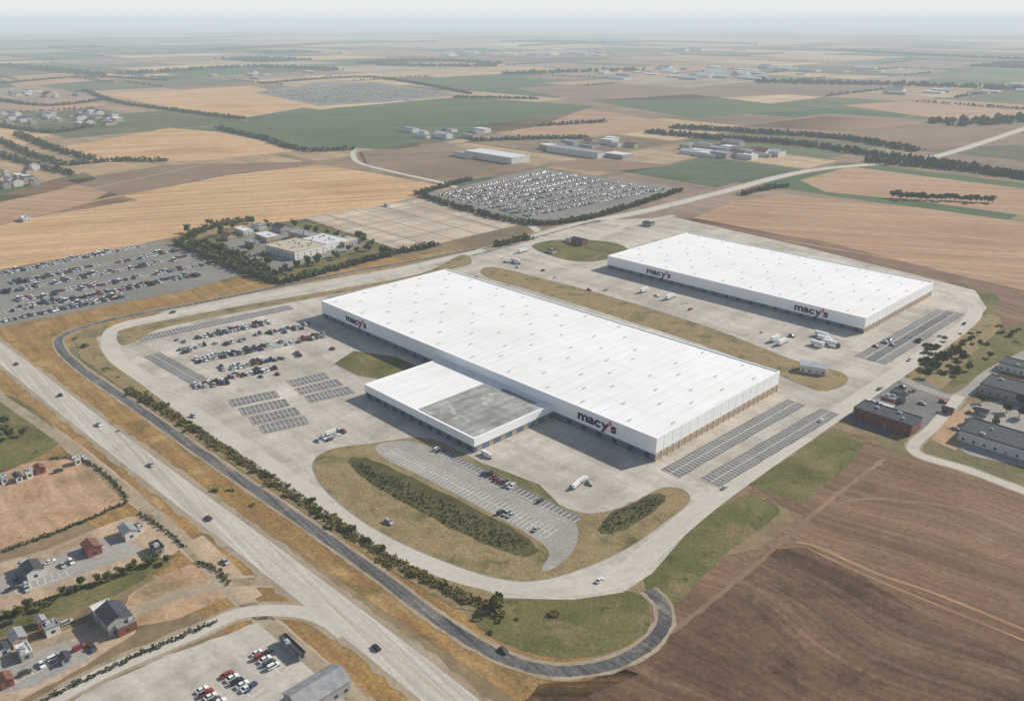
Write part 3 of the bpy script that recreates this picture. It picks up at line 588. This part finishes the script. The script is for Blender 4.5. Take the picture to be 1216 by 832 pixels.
# ---------------------------------------------------------------- trucks
def tr_parts(cab):
    tm=MB(); tm.box(-6.2,6.2,-1.27,1.27,1.15,3.95)
    for x in (-4.6,-3.4):
        for s in (-1,1): tm.cyl(x,.5,s*1.25-(.5 if s>0 else -.5),s*1.25,.5,1)
    tm.box(-6.1,6.1,-.5,.5,.85,1.147,1); trailer=tm.mesh('trailer',[M['p_white'],M['tyre']])
    cm=MB(); cm.box(6.7,8.9,-1.2,1.2,.7,3.1,0,None,.15,.1); cm.box(8.9,10,-1.1,1.1,.7,2.0,0,None,.1,.1); cm.box(8.72,8.92,-1.0,1.0,2.05,2.8,1)
    for x in (7.2,9.4):
        for s in (-1,1): cm.cyl(x,.5,s*1.22-(.4 if s>0 else -.4),s*1.22,.5,2)
    return trailer,cm.mesh('cab',[M['p_'+cab],M['glass'],M['tyre']])
TP={c:tr_parts(c) for c in ('white','blue','red')}
def truck(u,v,ang,c='white',withcab=True,s=.72):
    p=P(u,v); r=empty('semi_truck' if withcab else 'semi_trailer',(p.x,p.y,zl(7.2,p.y)),ang); r.scale=(s*.8,s,s); tag(r,f'white box trailer {"with "+c+" cab " if withcab else ""}standing on the apron','truck' if withcab else 'trailer',group='trucks on the apron')
    for k,me in zip(('trailer','cab'),TP[c]):
        if k=='cab' and not withcab: continue
        o=bpy.data.objects.new(k,me); COL.objects.link(o); o.parent=r
a0=ANG; a1=ANG+math.pi/2
for u,v,a,c,wc in ((393,516,a1,'blue',True),(690,573,a1,'white',True),(684,578,a1+.2,'red',True),(978,405,a0,'white',True),(985,410,a0,'blue',True),(970,411,a0,'white',False),(975,400,a0,'white',False),(928,409,a1,'white',True),(920,405,a1,'white',False),(577,541,a0,'white',True),(612,312,a0,'white',True),(765,347,a1,'white',False),(795,355,a1,'white',True),(620,300,a1,'white',True)): truck(u,v,a,c,wc,.66 if v>450 else 1.0)
B(966,441,17,9,5,'gable','white','white',rot=20,name='shed',extra=' on the verge end')
B(655,300,8,5,3,'flat','white','dark',name='shed')
for k in range(5):
    for (u,v) in ((270+k*6,802+k*4),(305+k*5,776+k*4),(240+k*5,820+k*4)):
        p=P(u,v); addcar(p.x,p.y,zl(5.6,p.y),a1,'in the concrete yard','cars in the concrete yard')
for u,v in ((20,690),(32,700),(75,672),(85,668),(120,650),(50,790),(65,782),(30,800),(95,770),(1045,462),(1072,460),(1085,465),(1095,480),(1120,478),(1150,490),(1160,485),(1135,510),(80,740),(110,770),(70,560),(100,545),(15,700),(8,742),(60,668)):
    p=P(u,v); addcar(p.x,p.y,zl(5.6,p.y),random.choice((a0,a1)),'in a small yard','cars in small yards')
for q in (((262,806),(300,828)),((300,776),(335,800)),((232,822),(262,840)),((20,705),(85,682)),((10,815),(70,785))): strip(*q,.15,'h',double=False,asph=None,layer=5.2,group='cars in small yards')
cars.sort(key=lambda c:c[0]**2+c[1]**2)
for x,y,z,h,k,c,place,grp,s in cars[:295]:
    o=bpy.data.objects.new('parked_car' if 'driving' not in place else 'car',CM[(k,c)]); COL.objects.link(o); o.location=(x,y,z); o.rotation_euler=(0,0,h); o.scale=(s,s,s)
    o['label']=f'{c} {k.replace("suv","estate car").replace("pickup","pickup truck")} {place}'; o['category']='car'; o['group']=grp
V=[];FC=[];MI=[]
matlist=[M['p_'+k] for k in cn]+[M['glass'],M['tyre']]; off=0
for x,y,z,h,k,c,place,grp,s in cars[295:]:
    key=('suv' if k!='sedan' else k)
    L=2.3; ca,sa=math.cos(h)*s,math.sin(h)*s; ci=cn.index(c); hh=1.45 if key=='sedan' else 1.75
    lo=[(-L,-.9,.3),(L,-.9,.3),(L,.9,.3),(-L,.9,.3),(-L,-.9,.95),(L,-.9,.85),(L,.9,.85),(-L,.9,.95)]
    up=[(-1.9,-.85,.95),(1.1,-.85,.93),(1.1,.85,.93),(-1.9,.85,.95),(-1.4,-.68,hh),(.5,-.68,hh),(.5,.68,hh),(-1.4,.68,hh)]
    if random.random()<.13 and 'neighbour' in place:
        lo=[(a*1.5,b*1.25,cc*1.2) for a,b,cc in lo]; up=[(a*1.7,b*1.3,(cc if cc<1 else 3.1)) for a,b,cc in up]
    for s_,ms in ((lo,(ci,)*5),(up,(ci,len(cn),len(cn),len(cn),len(cn)))):
        V+=[(x+a*ca-b*sa,y+a*sa+b*ca,z+cc) for a,b,cc in s_]
        FC+=[(off+4,off+5,off+6,off+7),(off,off+1,off+5,off+4),(off+1,off+2,off+6,off+5),(off+2,off+3,off+7,off+6),(off+3,off,off+4,off+7)]; MI+=list(ms); off+=8
me=bpy.data.meshes.new('parked_cars'); me.from_pydata(V,[],FC); [me.materials.append(k) for k in matlist]; me.polygons.foreach_set('material_index',MI); me.update()
o=bpy.data.objects.new('parked_cars',me); COL.objects.link(o); tag(o,'dense rows of cars and vans in the far storage yards','parked cars','cars in the storage yard','stuff')
for k,mb in MK.items(): tag(mb.obj('parking_marking',[M['paint']]),'white painted parking stall lines','parking lines',kind='structure')
# ---------------------------------------------------------------- vegetation
def quads(cent,size,rg):
    N=len(cent); a=rg.normal(size=(N,3)); a/=np.linalg.norm(a,axis=1)[:,None]; t=rg.normal(size=(N,3)); b=np.cross(a,t); b/=np.linalg.norm(b,axis=1)[:,None]
    s=(size*rg.uniform(.6,1.3,size=N))[:,None]
    v=np.stack([cent-a*s-b*s*.6,cent+a*s-b*s*.7,cent+a*s*.9+b*s*.8,cent-a*s*.7+b*s],1).reshape(-1,3); return v
def qmesh(name,v,mat):
    n=len(v)//4; me=bpy.data.meshes.new(name); me.vertices.add(len(v)); me.vertices.foreach_set('co',v.astype(np.float32).ravel())
    me.loops.add(len(v)); me.loops.foreach_set('vertex_index',np.arange(len(v),dtype=np.int32)); me.polygons.add(n)
    me.polygons.foreach_set('loop_start',np.arange(0,len(v),4,dtype=np.int32)); me.polygons.foreach_set('loop_total',np.full(n,4,dtype=np.int32))
    me.update(calc_edges=True); me.validate(); me.materials.append(mat); return me
def crownpts(n,r,h,z0,rg,lob=6):
    cs=rg.normal(size=(lob,3))*np.array([r*.45,r*.45,h*.22]); rr=rg.uniform(.4,.7,size=lob)
    idx=rg.integers(0,lob,size=n); d=rg.normal(size=(n,3)); d/=np.linalg.norm(d,axis=1)[:,None]; d*=(rg.uniform(.5,1,size=n)**.5)[:,None]
    p=cs[idx]+d*rr[idx][:,None]*np.array([r,r,h*.5]); p[:,2]+=z0; p[:,2]=np.maximum(p[:,2],.15); return p
shrubs=[qmesh('shrub',quads(crownpts(190,2.5,1.8,.7,rng,6),.42,rng),M['leafolive']) for _ in range(5)]+[qmesh('shrub',quads(crownpts(180,2.2,3.0,1.4,rng,5),.45,rng),M['leaf'])]
def shrub(x,y,s,label,grp,i=None):
    o=bpy.data.objects.new('shrub',shrubs[random.randrange(6) if i is None else i]); COL.objects.link(o); o.location=(x,y,zl(5,y)); o.rotation_euler=(0,0,random.uniform(0,6.3)); k=s*random.uniform(.45,1.35); o.scale=(k,k,k*random.uniform(.8,1.15)); tag(o,label,'shrub',grp)
c=crom(PX([(152,462),(200,490),(250,522),(320,568),(400,622),(450,655),(520,693),(560,712),(590,722)]),False,8)
hedge_line=c
for p,d in resample(c,2.3):
    n=Vector((-d.y,d.x)); q=p+n*random.uniform(-3.4,2.6)
    if random.random()<.85: shrub(q.x,q.y,.75 if random.random()<.9 else 1.15,'olive green shrub on the verge between the roads','shrubs along the ring road')
for u,v in [(90,402),(100,412),(112,425),(125,438),(140,448)]+[(600+random.uniform(-30,60),740+random.uniform(-18,20)) for _ in range(5)]+[(255,583),(275,582),(140,512),(300,600)]:
    p=P(u,v); shrub(p.x,p.y,.8,'olive green shrub in rough grass','scattered shrubs')
for _ in range(34):
    p=P(1085+random.uniform(0,60),445-random.uniform(0,1)*40+random.uniform(-12,10)); shrub(p.x,p.y,1.2,'olive green shrub on the scrubby verge','shrubs by the access street')
for _ in range(20):
    u=random.uniform(1140,1210); p=P(u,400+random.uniform(-14,10)); shrub(p.x,p.y,.8,'olive green shrub on bare soil','scattered shrubs')
trees=[]
for t in range(4):
    mb=MB(); n=8
    prev=None
    for (z,r) in ((0,.32),(1.6,.24),(3.2,.18),(5.5,.08)):
        ring=[(r*math.cos(2*math.pi*k/n),r*math.sin(2*math.pi*k/n),z) for k in range(n)]
        if prev: 
            for k in range(n): mb.face([prev[k],prev[(k+1)%n],ring[(k+1)%n],ring[k]])
        prev=ring
    for k in range(5):
        a=k*1.26+t; z=2.2+.35*k; e=(2*math.cos(a),2*math.sin(a),z+1.7); s=.09
        for dx,dy in ((s,0),(0,s),(-s,0),(0,-s)):
            mb.face([(dx,dy,z),(dy,-dx,z),(e[0]-dx*.2,e[1]-dy*.2,e[2]),(e[0]+dx*.2,e[1]+dy*.2,e[2])])
    trees.append((mb.mesh('trunk',[M['trunk']]),qmesh('crown',quads(crownpts(420,3.2,5.5,5.0,rng,7),.5,rng),M['leaf'])))
ntree=0
def tree(x,y,s,label='leafy green tree on rough grass',grp='scattered trees'):
    global ntree
    i=random.randrange(4); r=empty('tree',(x,y,zl(3,y)),random.uniform(0,6.3)); k=s*random.uniform(.75,1.25); r.scale=(k,k,k); tag(r,label,'tree',grp); ntree+=1
    for nm,me in zip(('trunk','crown'),trees[i]):
        o=bpy.data.objects.new(nm,me); COL.objects.link(o); o.parent=r
for u,v in ((5,515),(15,520),(28,517),(8,505),(1120,430),(1105,440),(1135,442),(1140,425),(1165,478),(1195,490),(1210,495),(1180,505),(1212,480),(590,722),(1100,448),(1150,440),(1175,425)):
    p=P(u,v); tree(p.x,p.y,.8)
c=crom(PX([(0,738),(50,718),(110,695),(150,680),(205,662)]))
for p,d in resample(c,4.0): tree(p.x+random.uniform(-3,3),p.y+random.uniform(-3,3),.5,'small green tree between the yards','trees between the yards')
for u,v in ((225,275),(235,282),(250,268),(262,280),(275,272),(300,300),(310,310),(318,318),(330,328),(345,322),(360,318),(380,312),(400,308),(420,300),(440,297),(455,300),(280,305),(262,300),(245,292),(300,265),(320,268),(350,272),(372,278),(395,280),(425,284),(436,290)):
    for _ in range(2):
        p=P(u+random.uniform(-6,6),v+random.uniform(-3,3)); tree(p.x,p.y,1.0,'leafy tree around the commercial plot','trees around the commercial plot')
for k in range(34):
    p=P(1060+k*3.6+random.uniform(-2,2),236+k*.16+random.uniform(-1,1)); tree(p.x,p.y,1.1,'tree in a row along the field edge','trees along the field edge')
def wood(name,lines,mat,spacing,width,hh,k,qs,label):
    cs=[]
    for ln in lines:
        c=crom(PX(ln) if not isinstance(ln[0],Vector) else list(ln),False,6)
        for p,d in resample(c,spacing):
            n=Vector((-d.y,d.x))
            for _ in range(max(1,int(width/spacing))):
                q=p+n*random.uniform(-width/2,width/2)+d*random.uniform(-spacing,spacing)*.5; cs.append((q.x,q.y,random.uniform(.6,1.2)*hh))
    wood_pts(name,cs,mat,k,qs,label)
def wood_pts(name,cs,mat,k,qs,label):
    if not len(cs): return
    cs=np.array(cs); N=len(cs); r=np.repeat(cs,k,axis=0); d=rng.normal(size=(N*k,3)); d/=np.linalg.norm(d,axis=1)[:,None]; d*=(rng.uniform(.3,1,size=N*k)**.4)[:,None]
    H_=r[:,2]; pts=np.stack([r[:,0]+d[:,0]*H_*.42,r[:,1]+d[:,1]*H_*.42,H_*.5+d[:,2]*H_*.5],1)
    o=bpy.data.objects.new(name,qmesh(name,quads(pts,qs*H_,rng),mat)); COL.objects.link(o); tag(o,label,'hedge' if 'hedge' in name else 'woodland',kind='stuff')
wood('hedge',[[(60,545),(92,545),(120,560),(150,592),(132,605),(70,632),(0,656)],[(165,610),(190,625),(220,650)],[(235,667),(262,680),(272,695)],[(45,835),(150,785),(258,738)],[(0,735),(60,712),(130,690)]],M['leafdark'],.9,1.6,1.7,16,.2,'clipped dark green hedge around small plots')
wood('ground_cover_shrubs',[hedge_line],M['leafolive'],.8,6,.9,7,.3,'low olive scrub along the ring road')
bed=[[(424,549),(480,577),(560,615),(628,648)],[(424,552),(478,583),(552,621),(620,652)],[(426,558),(478,590),(547,626),(606,651)]]
wood('ground_cover_shrubs',bed+[[(716,626),(745,606),(783,592)],[(724,629),(755,613),(784,596)]],M['leafbed'],1.7,4.5,1.15,9,.26,'low patchy olive green shrubs in the island beds')
wood('woodland',[[(500,233),(540,246),(600,262),(640,267),(690,262),(750,246),(808,227)],[(210,290),(260,312),(330,337)],[(335,337),(400,320),(470,302),(520,292)],[(590,293),(610,288),(630,284)],[(495,232),(530,222),(560,214)]],M['leafdark'],3,7,6.0,24,.15,'belt of dark trees around the yard')
wood('woodland',[[(215,287),(240,275),(262,268),(300,263)],[(250,300),(290,320)],[(880,232),(905,226),(935,222)],[(225,290),(270,300),(320,328)]],M['leaf'],4,12,6,24,.14,'trees around the commercial plot')
wood('woodland',[[(770,158),(850,165),(950,172),(1060,188),(1130,196),(1240,216)],[(800,152),(900,158),(1000,165),(1090,180)],[(1030,192),(1120,200),(1240,214)]],M['leafdark'],6,36,8,12,.2,'dark belt of woodland across the fields')
wood('woodland',[[(0,168),(40,186),(80,196),(130,192),(200,192)],[(0,184),(50,200),(90,208)],[(100,108),(140,122),(210,132),(290,142)],[(260,153),(310,165),(360,179),(420,178)],[(0,100),(100,92),(200,96)],[(540,116),(640,118)],[(0,150),(60,158),(110,150)],[(20,160),(60,176),(110,190)],[(0,120),(60,126),(130,118)],[(640,150),(720,145)],[(560,168),(640,165),(700,165)],[(310,100),(400,93),(460,94),(560,112)]],M['leafdark'],5,16,7,10,.22,'dark tree belt between fields')
wood('woodland',[[(430,76),(500,72),(590,76)],[(450,78),(520,79),(590,79)],[(0,78),(60,84),(120,90)],[(250,60),(400,52),(520,50)],[(1000,60),(1100,66),(1240,72)],[(1120,148),(1240,141)],[(600,88),(760,84)],[(620,55),(760,50),(900,53)],[(0,50),(200,46),(300,44)],[(900,98),(1100,102),(1240,108)],[(150,88),(300,80),(400,84)],[(0,42),(300,40),(600,41)],[(700,42),(1000,43),(1216,46)]],M['leafdark'],20,100,11,7,.5,'distant dark woodland')
cs=[]
for q in woodfields:
    a=(q[1]-q[0]).length*(q[3]-q[0]).length
    for _ in range(min(900,int(a/500))):
        s,t=random.random(),random.random(); p=q[0]+(q[1]-q[0])*s+(q[3]-q[0])*t; cs.append((p.x,p.y,random.uniform(8,13)))
wood_pts('woodland',cs,M['leafdark'],8,.4,'distant square woods among the fields')
el=[[a,b] for a,b in edges_far if (a+b).length/2<10000]
wood('woodland',el,M['leafdark'],7,10,6,4,.42,'tree lines along far field borders')
# ---------------------------------------------------------------- light, haze, camera
EL,AZ=math.radians(33),math.radians(64)
w=bpy.data.worlds.new('World'); scene.world=w; w.use_nodes=True; t=w.node_tree
BS=.10
sk=t.nodes.new('ShaderNodeTexSky'); sk.sky_type='NISHITA'; sk.sun_disc=False; sk.sun_elevation=EL; sk.sun_rotation=AZ; sk.dust_density=1.0; sk.air_density=1.0
bg=t.nodes['Background']; bg.inputs[1].default_value=BS
# pale haze low over the horizon, by true elevation in the world
sx=t.nodes.new('ShaderNodeSeparateXYZ'); tcw=t.nodes.new('ShaderNodeTexCoord'); t.links.new(tcw.outputs['Generated'],sx.inputs[0])
r=ramp(t,[(.0,(1,1,1)),(.06,(.95,.95,.95)),(.24,(0,0,0))]); t.links.new(sx.outputs['Z'],r.inputs[0])
mx=t.nodes.new('ShaderNodeMixRGB'); t.links.new(r.outputs[0],mx.inputs[0]); t.links.new(sk.outputs[0],mx.inputs[1]); mx.inputs[2].default_value=(.86/BS,.88/BS,.875/BS,1); t.links.new(mx.outputs[0],bg.inputs[0])
sd=bpy.data.lights.new('sun','SUN'); sd.energy=5.0; sd.angle=math.radians(.5); sd.color=(1,.955,.87)
so=bpy.data.objects.new('sun',sd); COL.objects.link(so)
s=Vector((math.sin(AZ)*math.cos(EL),math.cos(AZ)*math.cos(EL),math.sin(EL))); so.rotation_euler=s.to_track_quat('Z','Y').to_euler()
mb=MB(); mb.box(-58000,58000,-500,58000,-8,260)
hz=bpy.data.materials.new('glowing hazy air'); hz.use_nodes=True; t=hz.node_tree; t.nodes.remove(t.nodes['Principled BSDF'])
DEN=.00011; LI=(.64,.715,.75)
va=t.nodes.new('ShaderNodeVolumeAbsorption'); va.inputs['Color'].default_value=(0,0,0,1); va.inputs['Density'].default_value=DEN
em=t.nodes.new('ShaderNodeEmission'); em.inputs['Color'].default_value=(*LI,1); em.inputs['Strength'].default_value=DEN  # even glow of the air itself, standing in for sunlight scattered by haze
ad=t.nodes.new('ShaderNodeAddShader'); t.links.new(va.outputs[0],ad.inputs[0]); t.links.new(em.outputs[0],ad.inputs[1]); t.links.new(ad.outputs[0],t.nodes['Material Output'].inputs['Volume'])
o=mb.obj('sky',[hz]); tag(o,'pale hazy sky and air, glowing in place of scattered sunlight','sky',kind='structure')
cd=bpy.data.cameras.new('camera'); co=bpy.data.objects.new('camera',cd); COL.objects.link(co); co.location=(0,0,CAM_H); co.rotation_euler=(math.pi/2-TH,0,0)
cd.sensor_width=36; cd.lens=F/1216*36; cd.clip_start=1; cd.clip_end=120000; scene.camera=co
scene.view_settings.view_transform='Standard'; scene.view_settings.look='None'; scene.view_settings.exposure=0
print('cars',len(cars),'trees',ntree,'leaves',len(leaves))
